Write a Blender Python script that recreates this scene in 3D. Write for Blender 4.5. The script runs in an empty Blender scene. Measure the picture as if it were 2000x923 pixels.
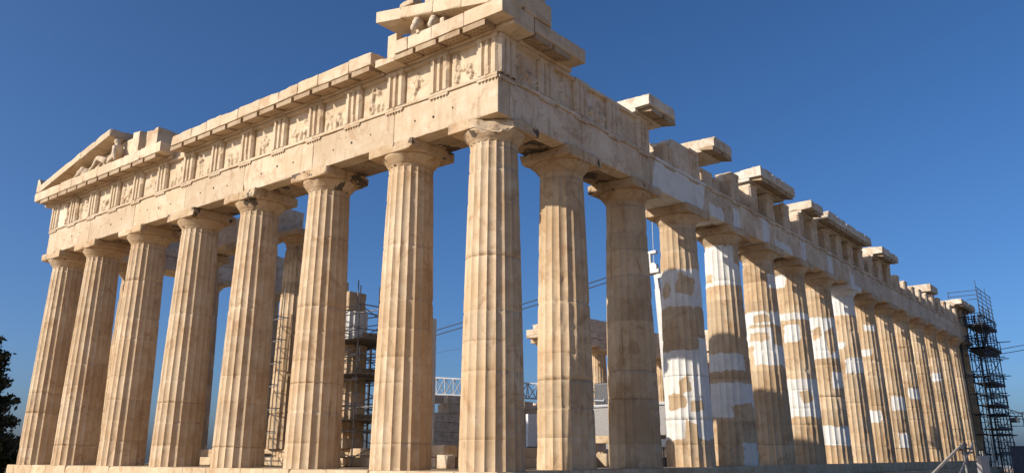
import bpy, math, random
import numpy as np
from mathutils import Vector

# ------------------------------------------------------------------ camera, sky, sun, exposure
S = bpy.context.scene
C = S.collection
SUN_AZ, SUN_EL = 118.0, 24.4                     # degrees, clockwise from +Y (north)
cam_d = bpy.data.cameras.new("camera"); cam = bpy.data.objects.new("camera", cam_d); C.objects.link(cam)
S.camera = cam
cam.location = (17.912, 14.717, 0.435)
_yaw, _pit, _roll = -2.47111901, 0.292524415, 0.0006969
_f = Vector((math.cos(_pit)*math.cos(_yaw), math.cos(_pit)*math.sin(_yaw), math.sin(_pit)))
cam.rotation_mode = 'QUATERNION'
cam.rotation_quaternion = _f.to_track_quat('-Z', 'Y')
cam_d.sensor_width = 36.0; cam_d.lens = 1621.505*36/2000
cam_d.shift_y = -62.0/2000; cam_d.clip_end = 20000

w = bpy.data.worlds.new("World"); S.world = w; w.use_nodes = True
nt = w.node_tree; bg = nt.nodes['Background']
sky = nt.nodes.new('ShaderNodeTexSky'); sky.sky_type = 'NISHITA'; sky.sun_disc = False
sky.sun_elevation = math.radians(SUN_EL); sky.sun_rotation = math.radians(SUN_AZ)
sky.altitude = 150; sky.air_density = 0.7; sky.dust_density = 2.5; sky.ozone_density = 6.0
hs = nt.nodes.new('ShaderNodeHueSaturation'); hs.inputs['Saturation'].default_value = 1.1
nt.links.new(sky.outputs[0], hs.inputs['Color']); nt.links.new(hs.outputs[0], bg.inputs[0]); bg.inputs[1].default_value = 0.11

sl = bpy.data.lights.new("sun", 'SUN'); sun = bpy.data.objects.new("sun", sl); C.objects.link(sun)
sl.energy = 4.15; sl.angle = math.radians(0.5); sl.color = (1.0, 0.92, 0.80)
_a, _e = math.radians(SUN_AZ), math.radians(SUN_EL)
sd = Vector((math.sin(_a)*math.cos(_e), math.cos(_a)*math.cos(_e), math.sin(_e)))
sun.rotation_mode = 'QUATERNION'; sun.rotation_quaternion = (-sd).to_track_quat('-Z', 'Y'); sun.location = (40, -20, 40)

vs = S.view_settings; vs.view_transform = 'Standard'; vs.look = 'None'; vs.gamma = 1; vs.exposure = 0.38
vs.use_curve_mapping = False
S.cycles.use_denoising = True
S.cycles.max_bounces = 6; S.cycles.diffuse_bounces = 4

# ------------------------------------------------------------------ noise
def _h(ix, iy, iz, s):
    n = (ix*374761393 + iy*668265263 + iz*2147483647 + s*1274126177) & 0xFFFFFFFF
    n = ((n ^ (n >> 13))*1103515245) & 0xFFFFFFFF
    n = (n ^ (n >> 16))*2246822519 & 0xFFFFFFFF
    return ((n ^ (n >> 15)) & 0xFFFFFF)/float(0xFFFFFF)
def vnoise(P, s=0):
    P = np.asarray(P, float); i = np.floor(P).astype(np.int64); f = P - i; f = f*f*(3-2*f)
    r = 0
    for dx in (0, 1):
        for dy in (0, 1):
            for dz in (0, 1):
                wgt = (f[:,0] if dx else 1-f[:,0])*(f[:,1] if dy else 1-f[:,1])*(f[:,2] if dz else 1-f[:,2])
                r = r + wgt*_h(i[:,0]+dx, i[:,1]+dy, i[:,2]+dz, s)
    return r
def fbm(P, s=0, o=3):
    P = np.asarray(P, float); a, t, r = 1.0, 0.0, 0
    for k in range(o):
        r = r + a*vnoise(P*2**k, s+k*17); t += a; a *= .5
    return r/t

# ------------------------------------------------------------------ mesh collector
class MB:
    def __init__(self): self.V, self.F, self.T, self.W, self.n = [], [], [], [], 0; self.sharp = []
    def add(self, V, F, tone=0.0, white=None, smooth=True):
        V = np.asarray(V, float)
        self.V.append(V); self.W.append(np.zeros(len(V)) if white is None else np.broadcast_to(np.asarray(white, float), (len(V),)))
        o = self.n
        for f in F: self.F.append(tuple(i+o for i in f))
        t = np.broadcast_to(np.asarray(tone, float), (len(F),)); self.T.extend(t.tolist())
        self.sharp.extend([smooth]*len(F)); self.n += len(V)
    def build(self, name, mat, parent=None, origin=None):
        V = np.concatenate(self.V)
        if origin is None: origin = (parent_loc(parent) if parent else V.mean(0))
        origin = np.asarray(origin, float)
        me = bpy.data.meshes.new(name); me.from_pydata((V-origin).tolist(), [], self.F)
        me.polygons.foreach_set('use_smooth', self.sharp)
        if any(self.T):
            a = me.attributes.new('tone', 'FLOAT', 'FACE'); a.data.foreach_set('value', self.T)
        W = np.concatenate(self.W)
        if np.any(W):
            a = me.attributes.new('white', 'FLOAT', 'POINT'); a.data.foreach_set('value', W)
        me.materials.append(mat); me.update()
        o = bpy.data.objects.new(name, me); C.objects.link(o)
        if parent: o.parent = parent
        o.location = origin - parent_loc(parent)
        return o
def parent_loc(p):
    L = np.zeros(3)
    while p is not None: L = L + np.array(p.location); p = p.parent
    return L
def tag(o, label=None, cat=None, group=None, kind=None):
    for k, v in (('label', label), ('category', cat), ('group', group), ('kind', kind)):
        if v: o[k] = v
    return o
def empty(name, loc, label, cat, group=None):
    o = bpy.data.objects.new(name, None); C.objects.link(o); o.location = loc
    return tag(o, label, cat, group)
def copy_part(src, parent, loc):
    c = src.copy(); C.objects.link(c); c.parent = parent; c.location = np.asarray(loc, float) - parent_loc(parent)
    for k in list(c.keys()):
        if k == 'label': del c[k]
    return c

def grid_lines(L, cell, fine=True):
    n = max(1, int(round(L/cell))); g = list(np.linspace(0, L, n+1))
    if fine:
        for e in (.02, .055, .11):
            if e < L*.3: g += [e, L-e]
    g = sorted(g); out = [g[0]]
    for x in g[1:]:
        if x - out[-1] > .008: out.append(x)
    out[-1] = L
    return np.array(out)
def rough_box(mb, lo, hi, r=.012, chip=.05, cell=.22, seed=0, tone=None, white=None, cuts=(), warp=None, und=.006, faces='xXyYzZ', fine=True):
    lo, hi = np.array(lo, float), np.array(hi, float); c, h = (lo+hi)/2, (hi-lo)/2
    for fc in faces:
        ax = 'xyz'.index(fc.lower()); pos = fc.isupper(); u, v = [(1, 2), (2, 0), (0, 1)][ax]
        gu, gv = grid_lines(2*h[u], cell, fine), grid_lines(2*h[v], cell, fine)
        U, W_ = np.meshgrid(gu, gv, indexing='ij'); P = np.zeros((U.size, 3))
        P[:, u] = lo[u]+U.ravel(); P[:, v] = lo[v]+W_.ravel(); P[:, ax] = hi[ax] if pos else lo[ax]
        q = P - c
        n1 = fbm(P*1.9, seed+11, 2); n2 = fbm(P*7.0, seed+5, 2)
        rr = r + chip*np.clip((n1-.56)*5, 0, 1)*(0.4+1.2*n2)
        rr = np.minimum(rr, h.min()*.9)
        cl = np.clip(q, -(h-rr[:, None]), h-rr[:, None]); d = q-cl; L = np.linalg.norm(d, axis=1)
        m = L > 1e-9
        q2 = q.copy(); q2[m] = cl[m] + d[m]/L[m][:, None]*np.minimum(rr[m], L[m])[:, None]
        q2[:, ax] += (fbm(P*1.3, seed+3, 2)-.5)*2*und*(1 if pos else -1)
        P2 = q2 + c
        for (nx, dist, amp) in cuts:
            nv = np.array(nx, float); dist = dist/np.linalg.norm(nv); nv /= np.linalg.norm(nv)
            s = P2@nv - dist + amp*(fbm(P*2.6, seed+31, 4)-.5)*2
            k = s > 0; P2[k] -= s[k][:, None]*nv
        if warp is not None: P2 = warp(P2)
        nu, nv_ = len(gu), len(gv); F = []
        for i in range(nu-1):
            for j in range(nv_-1):
                a = i*nv_+j; f = (a, a+nv_, a+nv_+1, a+1)
                F.append(f if pos else f[::-1])
        t = tone if tone is not None else (random.Random(seed).random()-.5)*1.2
        wv = None
        if white is not None: wv = white(P2) if callable(white) else np.full(len(P2), float(white))
        mb.add(P2, F, t, wv)
def tube(mb, a, b, r, n=8, tone=0, caps=True, r2=None):
    a, b = np.array(a, float), np.array(b, float); d = b-a; L = np.linalg.norm(d)
    if L < 1e-6: return
    d /= L; t = np.array([0, 0, 1.]) if abs(d[2]) < .9 else np.array([1., 0, 0]); u = np.cross(d, t); u /= np.linalg.norm(u); v = np.cross(d, u)
    r2 = r if r2 is None else r2
    A = np.linspace(0, 2*np.pi, n, endpoint=False); ring = np.cos(A)[:, None]*u + np.sin(A)[:, None]*v
    V = np.concatenate([a+ring*r, b+ring*r2]); F = [(i, (i+1) % n, n+(i+1) % n, n+i) for i in range(n)]
    F = [f[::-1] for f in F]
    mb.add(V, F, tone)
    if caps:
        mb.add(V[:n], [tuple(range(n))], tone, smooth=False); mb.add(V[n:], [tuple(range(n-1, -1, -1))], tone, smooth=False)
def box(mb, lo, hi, tone=0, bev=.01):
    rough_box(mb, lo, hi, r=bev, chip=0, cell=100, und=0, tone=tone, fine=True)
def polytube(mb, pts, r, n=6):
    for a, b in zip(pts[:-1], pts[1:]): tube(mb, a, b, r, n)

# ------------------------------------------------------------------ materials
def new_mat(name):
    m = bpy.data.materials.new(name); m.use_nodes = True
    return m, m.node_tree, m.node_tree.nodes['Principled BSDF']
class NB:
    def __init__(self, t): self.t = t
    def n(self, typ, **kw):
        x = self.t.nodes.new(typ)
        for k, v in kw.items(): setattr(x, k, v)
        return x
    def link(self, a, b): self.t.links.new(a, b)
    def noise(self, vec, scale, detail=3, rough=.55, dist=0):
        x = self.n('ShaderNodeTexNoise'); self.link(vec, x.inputs['Vector'])
        x.inputs['Scale'].default_value = scale; x.inputs['Detail'].default_value = detail
        x.inputs['Roughness'].default_value = rough; x.inputs['Distortion'].default_value = dist
        return x.outputs['Fac']
    def scale(self, vec, s):
        x = self.n('ShaderNodeVectorMath', operation='MULTIPLY'); self.link(vec, x.inputs[0]); x.inputs[1].default_value = s
        return x.outputs[0]
    def ramp(self, fac, a, b, lo=0., hi=1.):
        x = self.n('ShaderNodeMapRange', interpolation_type='SMOOTHSTEP'); self.link(fac, x.inputs[0])
        for i, v in ((1, a), (2, b), (3, lo), (4, hi)): x.inputs[i].default_value = v
        return x.outputs[0]
    def math(self, op, a, b=None, clamp=False):
        x = self.n('ShaderNodeMath', operation=op, use_clamp=clamp)
        for i, v in ((0, a), (1, b)):
            if v is None: continue
            if isinstance(v, (int, float)): x.inputs[i].default_value = v
            else: self.link(v, x.inputs[i])
        return x.outputs[0]
    def mix(self, fac, a, b, typ='MIX'):
        x = self.n('ShaderNodeMix', data_type='RGBA', blend_type=typ)
        if isinstance(fac, (int, float)): x.inputs[0].default_value = fac
        else: self.link(fac, x.inputs[0])
        for i, v in ((6, a), (7, b)):
            if isinstance(v, tuple): x.inputs[i].default_value = (*v, 1)
            else: self.link(v, x.inputs[i])
        return x.outputs[2]
    def attr(self, name, typ='GEOMETRY'):
        return self.n('ShaderNodeAttribute', attribute_name=name, attribute_type=typ).outputs['Fac']

def marble(name, A, B, dark=.5, crust=.0, streak=.5, bump=.35, pits=.4, blotch=.75, patina=.45):
    m, t, b = new_mat(name); k = NB(t)
    pos = k.n('ShaderNodeNewGeometry').outputs['Position']
    big = k.noise(pos, .55, 5, .6, .4)
    col = k.mix(k.ramp(big, .36, .66), A, B)
    mid = k.noise(pos, 2.3, 5, .65, .6)
    col = k.mix(k.math('MULTIPLY', k.ramp(mid, .48, .70), blotch), col, tuple(x*y for x, y in zip(A, (.78, .68, .56))))
    col = k.mix(k.math('MULTIPLY', k.ramp(k.noise(pos, 1.4, 4, .6, .3), .56, .7), .5), col, tuple(min(.75, x*y) for x, y in zip(B, (1.1, 1.16, 1.24))))
    # tone of each block or drum
    tn = k.attr('tone'); tf = k.math('MULTIPLY_ADD', tn, .15); t.nodes[-1].inputs[2].default_value = 1.0
    cx = k.n('ShaderNodeCombineXYZ'); [k.link(tf, cx.inputs[i]) for i in range(3)]
    v = k.n('ShaderNodeVectorMath', operation='MULTIPLY'); k.link(col, v.inputs[0]); k.link(cx.outputs[0], v.inputs[1]); col = v.outputs[0]
    # run-off streaks
    st = k.noise(k.scale(pos, (4.5, 4.5, .35)), 1.0, 4, .6, .2)
    col = k.mix(k.math('MULTIPLY', k.ramp(st, .55, .74), streak), col, tuple(x*y for x, y in zip(A, (.52, .42, .34))))
    # patina: brown stains with an outline of their own
    pt_ = k.noise(pos, .95, 7, .68, .9)
    col = k.mix(k.math('MULTIPLY', k.ramp(pt_, .55, .63), patina), col, tuple(x*y for x, y in zip(A, (.66, .52, .40))))
    pt2 = k.noise(k.scale(pos, (2.4, 2.4, .7)), 1.3, 6, .7, .6)
    col = k.mix(k.math('MULTIPLY', k.ramp(pt2, .60, .68), patina*.9), col, (.17, .115, .07))
    # veins and fine grain
    ve = k.noise(k.scale(pos, (1.2, 1.2, 5.5)), 1.6, 6, .7, 1.5)
    col = k.mix(k.math('MULTIPLY', k.ramp(ve, .57, .66), .22), col, (.22, .16, .11))
    fg = k.noise(pos, 26, 3, .6)
    col = k.mix(k.math('MULTIPLY', k.ramp(fg, .58, .72), .25*dark), col, (.16, .11, .07))
    # soot crust: patches with their own outline
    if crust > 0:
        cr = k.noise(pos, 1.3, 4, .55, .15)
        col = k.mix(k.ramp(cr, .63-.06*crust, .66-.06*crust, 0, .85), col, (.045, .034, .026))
    # new white marble let into the old
    wat = k.attr('white')
    wa = k.math('ADD', wat, k.math('MULTIPLY', k.math('MULTIPLY', k.math('SUBTRACT', k.noise(pos, 2.6, 6, .7, .2), .5), .55), k.ramp(wat, 0, .12)))
    wf = k.ramp(wa, .485, .515)
    wc = k.mix(k.ramp(k.noise(pos, 1.7, 5, .6, .5), .4, .7), (.67, .65, .605), (.59, .555, .495))
    col = k.mix(wf, col, wc)
    # pits
    if pits > 0:
        vo = k.n('ShaderNodeTexVoronoi'); vo.inputs['Scale'].default_value = 3.1; k.link(pos, vo.inputs['Vector'])
        pit = k.math('MULTIPLY', k.ramp(vo.outputs['Distance'], .05, .09, 1, 0), k.math('SUBTRACT', 1, wf))
        pit = k.math('MULTIPLY', pit, k.ramp(k.noise(pos, .8, 1), .5, .56))
        col = k.mix(k.math('MULTIPLY', pit, pits), col, (.09, .06, .04))
    k.link(col, b.inputs['Base Color'])
    b.inputs['Roughness'].default_value = .8; b.inputs['Specular IOR Level'].default_value = .25
    bp = k.n('ShaderNodeBump'); bp.inputs['Strength'].default_value = bump; bp.inputs['Distance'].default_value = .03
    hgt = k.math('ADD', k.noise(pos, 9, 6, .65), k.math('MULTIPLY', k.noise(pos, 2.6, 4, .6), 1.2))
    k.link(hgt, bp.inputs['Height']); k.link(bp.outputs[0], b.inputs['Normal'])
    return m
HA, HB = (.455, .313, .18), (.545, .412, .268)
M_col = marble('column marble', HA, HB, .8, 0, .6, .14, blotch=.4, patina=.5)
M_block = marble('broken block marble', (.50, .41, .30), (.60, .53, .43), .7, 0, .25, .5)
M_cap = marble('capital marble', HA, HB, .6, .5, .7, blotch=.6, patina=.6)
M_arch = marble('architrave marble', (.48, .355, .225), (.56, .44, .305), .5, 0, .4, blotch=.35, patina=.45)
M_soff = marble('frieze marble', (.50, .375, .24), (.59, .465, .32), .5, 0, .3, blotch=.35)
M_corn = marble('cornice marble', (.51, .38, .245), (.60, .475, .33), .6, 0, .25, blotch=.4)
M_mut = marble('mutule marble', (.33, .23, .14), (.41, .305, .195), .6, 0, .3, blotch=.5)  # darker than the cornice: shade under the eaves put into the colour
M_soot_shade = marble('soot and shade soffit marble', (.24, .165, .10), (.34, .25, .16), .8, 1.4, .3)  # sooty crust patches; base colour also darkened for shade under the beams
M_pave = marble('worn paving marble', (.30, .22, .14), (.42, .325, .22), .8, 0, .1)
M_floor = marble('step marble', (.48, .345, .205), (.58, .45, .30), .7, 0, .15)
M_grey = marble('weathered flank marble', (.54, .415, .285), (.65, .53, .395), .8, 0, .35)
M_stat = marble('sculpture marble', (.50, .385, .26), (.62, .51, .38), .7, 0, .3, .5, 0)
M_new = marble('new marble', (.62, .58, .52), (.68, .65, .60), .2, 0, .05, .15, 0, patina=0)

def plain(name, col, rough=.6, metal=0., var=.25, scale=6.):
    m, t, b = new_mat(name); k = NB(t)
    pos = k.n('ShaderNodeNewGeometry').outputs['Position']
    f = k.ramp(k.noise(pos, scale, 5, .65), .35, .7)
    k.link(k.mix(f, tuple(x*(1-var) for x in col), tuple(min(1, x*(1+var)) for x in col)), b.inputs['Base Color'])
    b.inputs['Roughness'].default_value = rough; b.inputs['Metallic'].default_value = metal
    return m
M_steel = plain('galvanised scaffold steel', (.20, .19, .185), .5, .3, .35)
M_dsteel = plain('dark scaffold steel', (.035, .045, .06), .6, .2, .3)
M_plank = plain('scaffold planks', (.11, .085, .06), .85, 0, .4)
M_dplank = plain('dark decking', (.03, .035, .045), .85, 0, .4)
M_paint = plain('white crane paint', (.50, .47, .42), .45, 0, .15)
M_jib = plain('pale grey jib paint', (.36, .36, .37), .5, 0, .15)
M_hut = plain('white hut paint', (.68, .68, .68), .5, 0, .06)
M_greyp = plain('grey painted panel', (.27, .25, .235), .6, 0, .1)
M_dark = plain('dark painted steel', (.05, .05, .055), .5, 0, .3)
M_box = plain('dark container paint', (.05, .065, .09), .6, 0, .2)
M_hole_shade = plain('peg hole shade', (.05, .035, .025), .95, 0, .2)  # dark colour stands in for the shade inside holes that are not cut
M_wood = plain('pale timber pole', (.52, .42, .30), .7, 0, .2, 14)
M_cable = plain('black cable', (.015, .015, .02), .6, 0, .1)
M_leaf = plain('dark cypress foliage', (.022, .030, .014), .8, 0, .5, 3)
M_bark = plain('bark', (.06, .045, .03), .9, 0, .4)
M_blocker_net = plain('sun blocker net', (.045, .055, .065), .9, 0, .2)

# ------------------------------------------------------------------ ground
def ground_mat():
    m, t, b = new_mat('bare limestone ground'); k = NB(t)
    pos = k.n('ShaderNodeNewGeometry').outputs['Position']
    c = k.mix(k.ramp(k.noise(pos, .35, 6, .65), .35, .65), (.37, .265, .165), (.49, .375, .24))
    c = k.mix(k.ramp(k.noise(pos, 3, 6, .7), .5, .75, 0, .5), c, (.20, .15, .10))
    sep = k.n('ShaderNodeSeparateXYZ'); k.link(pos, sep.inputs[0])
    c = k.mix(k.ramp(sep.outputs[2], -40, -8, 1, 0), c, (.30, .30, .30))
    k.link(c, b.inputs['Base Color']); b.inputs['Roughness'].default_value = .9
    bp = k.n('ShaderNodeBump'); bp.inputs['Strength'].default_value = .6; bp.inputs['Distance'].default_value = .1
    k.link(k.noise(pos, 1.6, 8, .65), bp.inputs['Height']); k.link(bp.outputs[0], b.inputs['Normal'])
    return m
def ground():
    R = np.concatenate([[0.01], np.linspace(8, 115, 28), [125, 140, 165, 200, 260, 400, 900, 2500, 8000]])
    A = np.linspace(0, 2*np.pi, 96, endpoint=False); V = []
    for r in R:
        x, y = -30+r*np.cos(A), -8+r*np.sin(A)
        z = np.full(96, -1.62)
        z += np.where(r < 118, (fbm(np.stack([x*.35, y*.35, 0*x], 1), 4, 3)-.55)*.22, 0)
        if r > 118: z -= 78*(1-math.exp(-((r-118)/60)**1.2))
        V.append(np.stack([x, y, z], 1))
    n = 96; F = [(i*n+j, (i+1)*n+j, (i+1)*n+(j+1) % n, i*n+(j+1) % n) for i in range(len(R)-1) for j in range(n)]
    mb = MB(); mb.add(np.concatenate(V), F)
    tag(mb.build('ground', ground_mat(), None, (0, 0, 0)), kind='structure')
ground()

# ------------------------------------------------------------------ the temple
TY = [-1.02, -4.70] + [-4.70-4.296*i for i in range(1, 6)] + [-29.86]
TX = [-1.02, -4.71] + [-4.71-4.291*i for i in range(1, 15)] + [-68.474]
W_, L_ = 30.88, 69.5
temple = empty('ancient_temple', (-34.75, -15.44, -1.56), 'roofless ancient Greek temple of honey coloured marble with fluted columns and broken pediment corners', 'temple')
CAMXY = np.array([17.912, 14.717])

# stepped base
mb = MB(); rnd = random.Random(3)
for s in range(3):
    o = .70*s; z1 = -.52*s; z0 = z1-.52
    cell = .3 if s == 0 else 1.0
    d = 1.4
    y = o; k = 0
    while y > -W_-o+.01:                                   # east side
        L = rnd.uniform(1.3, 2.3); y2 = max(y-L, -W_-o)
        if y2-(-W_-o) < .7: y2 = -W_-o
        rough_box(mb, (o-d, y2+.004, z0), (o, y-.004, z1), .012, .09, cell, seed=100*s+k); y = y2; k += 1
    x = o-d-.005
    while x > -L_-o+.01:                                   # north and south sides
        L = rnd.uniform(1.5, 2.4); x2 = max(x-L, -L_-o)
        if x2-(-L_-o) < .7: x2 = -L_-o
        rough_box(mb, (x2+.004, o-d, z0), (x-.004, o, z1), .012, .07, cell, seed=500+100*s+k)
        rough_box(mb, (x2+.004, -W_-o, z0), (x-.004, -W_-o+d, z1), .012, .05, 2.0, seed=900+k, fine=False); k += 1; x = x2
    rough_box(mb, (-L_-o, -W_-o+d+.005, z0), (-L_-o+d, o-d-.005, z1), .01, .03, 3., seed=7, fine=False)
mb.build('stepped_base', M_floor, temple); mb = MB()
for i in range(17):                                         # paving
    for j in range(14):
        x0, y0 = -1.41-(i+1)*3.92, -1.41-(j+1)*2.0
        rough_box(mb, (x0+.006, y0+.006, -.3), (x0+3.914, y0+1.994, -.012), .01, .04, 1.2, seed=i*31+j, faces='Z', fine=False)
mb.build('paving', M_pave, temple)

def z_levels(z0, zt, joints):
    g = list(np.arange(z0, zt, .16))+[z0, zt]
    for j in joints: g += [j-.011, j-.006, j+.006, j+.011]
    g = sorted(g); o = [g[0]]
    for x in g[1:]:
        if x-o[-1] > .005: o.append(x)
    return np.array(o)
def column_mesh(cx, cy, z0=0., H=9.73, rb=.955, rt=.755, seed=0, nd=11, patches=(), holes=(), chip=1.0, smooth_part=None, facing=None, seg=6, ztop=None):
    """fluted shaft of nd drums; z runs z0 .. z0+H (cut at ztop); white patches as (z0, z1, angle0, angle1)"""
    rn = random.Random(seed); mb = MB()
    hs = np.array([rn.uniform(.8, 1.2) for _ in range(nd)]); js = z0+np.cumsum(hs)/hs.sum()*(H-.22); joints = list(js)
    zt = z0+H if ztop is None else ztop
    joints = [j for j in joints if j < zt-.05]
    Z = z_levels(z0, zt, joints); n = 20*seg
    TH = np.arange(n)*2*np.pi/n+np.pi/20; tt = (np.arange(n) % seg)/seg
    flute = 1-np.abs(2*tt-1)**2.3
    f0 = math.atan2(CAMXY[1]-cy, CAMXY[0]-cx) if facing is None else facing
    zz, th = np.meshgrid(Z, TH, indexing='ij'); fl = np.broadcast_to(flute, zz.shape); ar = np.broadcast_to((np.arange(n) % seg) == 0, zz.shape)
    t = (zz-z0)/H
    R = rb+(rt-rb)*t+.018*np.sin(np.pi*np.clip(t, 0, 1))
    r = R*(1-.056*fl)
    P = np.stack([np.cos(th)*2.2, np.sin(th)*2.2, zz*1.6], -1).reshape(-1, 3)
    n1 = fbm(P, seed, 3).reshape(zz.shape); n2 = fbm(P*np.array([2.5, 2.5, 1.9]), seed+9, 2).reshape(zz.shape)
    near = np.where((np.arange(n) % seg == 0), 1., np.where((np.arange(n) % seg == 1) | (np.arange(n) % seg == seg-1), .45, 0.))
    r = r - chip*near[None, :]*(np.clip((n1-.66)*6, 0, 1)*.03*(.4+n2) + np.clip((n2-.68)*8, 0, 1)*.022)
    r = r - chip*.010*np.clip((n1-.68)*4, 0, 1)
    for j in joints:
        dj = np.abs(zz-j); r = r - np.where(dj < .008, (.022 if int(j*977) % 5 > 2 else .004), 0)*(.6+.8*n2)
        r = r - chip*np.exp(-(dj/.07)**2)*np.clip((n2-.64)*8, 0, 1)*.05
    db = zz-z0
    r = r - chip*np.exp(-(db/.12)**2)*np.clip((n2-.64)*8, 0, 1)*.06
    gz = z0+H-.19
    r = np.where(np.abs(zz-gz) < .03, r-.022, r)
    X = np.stack([cx+r*np.cos(th), cy+r*np.sin(th), zz], -1).reshape(-1, 3)
    rel = np.degrees((th-f0+np.pi) % (2*np.pi)-np.pi)
    wv = np.full(zz.shape, -1.0)
    for (a, b, c, d) in patches:
        s = np.minimum(np.minimum(zz-a, b-zz), np.minimum((rel-c), (d-rel))*math.pi/180*.9)
        wv = np.maximum(wv, np.clip(s/.45, -1, 1))
    for (zc, ac, rz, ra) in holes:
        sk = math.sin(zc*7+ac); s = (np.maximum(np.abs((zz-zc)/rz+.35*sk*(rel-ac)/ra), np.abs((rel-ac)/ra-.3*sk*(zz-zc)/rz))-1)*rz
        wv = np.minimum(wv, np.clip(s/.45, -1, 1))
    m = len(Z); F, T = [], []
    tones = [rn.uniform(-1, 1)*(.45 if chip < .5 else .9) for _ in range(nd+2)]
    for i in range(m-1):
        zc = (Z[i]+Z[i+1])/2; dd = sum(1 for j in joints if zc > j); tn = tones[dd]
        for j in range(n):
            F.append((i*n+j, i*n+(j+1) % n, (i+1)*n+(j+1) % n, (i+1)*n+j)); T.append(tn)
    mb.add(X, F, T, (wv.ravel()*.5+.5) if len(patches) else None)
    mb.add(np.concatenate([X[-n:], [[cx, cy, zt]]]), [(j, (j+1) % n, n) for j in range(n)], 0, None, False)
    return mb, joints
def sharpen(o, seg=6):
    me = o.data; n = 20*seg; ne = len(me.edges)
    ev = np.zeros(ne*2, int); me.edges.foreach_get('vertices', ev); ev = ev.reshape(-1, 2)
    nv = len(me.vertices)-n-1
    a, b = ev.min(1), ev.max(1)
    s = (b-a == n) & (a % n % seg == 0) & (b < nv)
    at = me.attributes.get('sharp_edge') or me.attributes.new('sharp_edge', 'BOOLEAN', 'EDGE')
    at.data.foreach_set('value', s)
def capital_mesh(cx, cy, z0, seed=0, s=1.0, cuts=(), chip=.10, white=None, ab=1.035):
    mb = MB(); n = 72
    prof = [(.74, -.02), (.765, 0), (.765, .022), (.775, .026), (.775, .045), (.79, .05), (.79, .068), (.805, .075), (.835, .11), (.89, .18), (.945, .25), (.985, .30), (1.0, .335), (.985, .352)]
    A = np.arange(n)*2*np.pi/n; V = []
    for (r, z) in prof: V.append(np.stack([cx+r*s*np.cos(A), cy+r*s*np.sin(A), np.full(n, z0+z*s)], 1))
    V = np.concatenate(V); m = len(prof)
    nn = fbm(V*1.7, seed+2, 3); n2 = fbm(V*6, seed+4, 2)
    k = 1-np.clip((nn-.60)*5, 0, 1)*.09*(.4+n2)
    lev = np.repeat(np.arange(m), n); k = np.where(lev < 2, 1, k)
    V[:, 0] = cx+(V[:, 0]-cx)*k; V[:, 1] = cy+(V[:, 1]-cy)*k
    for (nx, dist, amp) in cuts:
        nv = np.array(nx, float); dist = dist/np.linalg.norm(nv); nv /= np.linalg.norm(nv)
        q = V@nv-dist+amp*(fbm(V*2.6, seed+31, 4)-.5)*2; kk = q > 0; V[kk] -= q[kk][:, None]*nv
    F = [(i*n+j, i*n+(j+1) % n, (i+1)*n+(j+1) % n, (i+1)*n+j) for i in range(m-1) for j in range(n)]
    mb.add(V, F, 0, white)
    h = ab*s
    rough_box(mb, (cx-h, cy-h, z0+.352*s), (cx+h, cy+h, z0+.70*s), .015, chip, .13, seed=seed, cuts=cuts, white=white)
    return mb

def column(cx, cy, seed, patches=(), holes=(), label=None, mat=None, cuts=(), capwhite=None, seg=6, chip=1.0, capmat=None, cchip=.10):
    mb, js = column_mesh(cx, cy, seed=seed, patches=patches, holes=holes, seg=seg, chip=chip)
    o = mb.build('column', mat or M_col, temple, (cx, cy, 0)); sharpen(o, seg)
    c = capital_mesh(cx, cy, 9.73, seed, 1.0, cuts, cchip, capwhite).build('capital', capmat or M_cap, o, (cx, cy, 9.73))
    if label: o['label'] = label
    return o

# east front
c45 = (.70, .55, .45)
for i, y in enumerate(TY):
    cuts = ()
    if i == 0:
        nv = np.array(c45)/np.linalg.norm(c45); pt = np.array([-.40, -.50, 10.16]); cuts = ((tuple(nv), float(pt@nv), .12),)
    column(-1.02, y, 11+i*7, cuts=cuts, label='corner column with a capital broken on its outer corner' if i == 0 else None, chip=.22)
# north flank (new white marble let into many shafts)
FL = {
 3: dict(patches=[(6.2, 7.75, -100, 100), (4.3, 4.95, 40, 110), (1.02, 4.45, -100, 100)], holes=[(7.1, 15, .4, 30), (3.1, -5, .28, 15), (2.45, -30, .3, 25), (2.3, 25, .22, 18), (1.2, 5, .5, 16), (6.9, -50, .3, 20)]),
 4: dict(patches=[(7.75, 9.6, -110, 110), (3.95, 4.7, -100, 50), (2.0, 3.45, -100, 100), (0, .95, 20, 75)], holes=[(9.2, 70, .5, 25), (8.1, -60, .2, 20), (2.2, 40, .35, 40)]),
 5: dict(patches=[(6.5, 7.15, -100, 100), (5.5, 6.35, -100, 30), (4.55, 5.5, -40, 100), (8.3, 9.0, 30, 100)], holes=[(5.9, -20, .2, 40), (6.8, 0, .2, 30)]),
 6: dict(patches=[(9.0, 9.9, -90, -20), (7.25, 7.6, -100, 100), (6.1, 7.0, -40, 20), (2.3, 4.2, -100, 100)], holes=[(3.3, 20, .3, 20)]),
 7: dict(patches=[(5.6, 7.9, -100, 100), (.95, 1.95, -100, 100), (4.0, 4.9, 20, 80)], holes=[(6.6, 40, .7, 25), (7.0, -20, .3, 20)]),
 8: dict(patches=[(8.6, 9.9, -110, 110), (5.1, 6.0, -10, 100), (6.6, 6.95, -100, 0)], holes=[]),
 9: dict(patches=[(6.5, 6.9, -100, 20), (2.4, 3.1, -60, 30), (8.1, 8.5, 0, 60)], holes=[]),
 10: dict(patches=[(3.3, 4.2, 0, 70), (.9, 1.8, 10, 60)], holes=[]),
 11: dict(patches=[(4.2, 5.0, 10, 80)], holes=[]),
 13: dict(patches=[(6.0, 6.7, 0, 50)], holes=[]),
}
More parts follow.
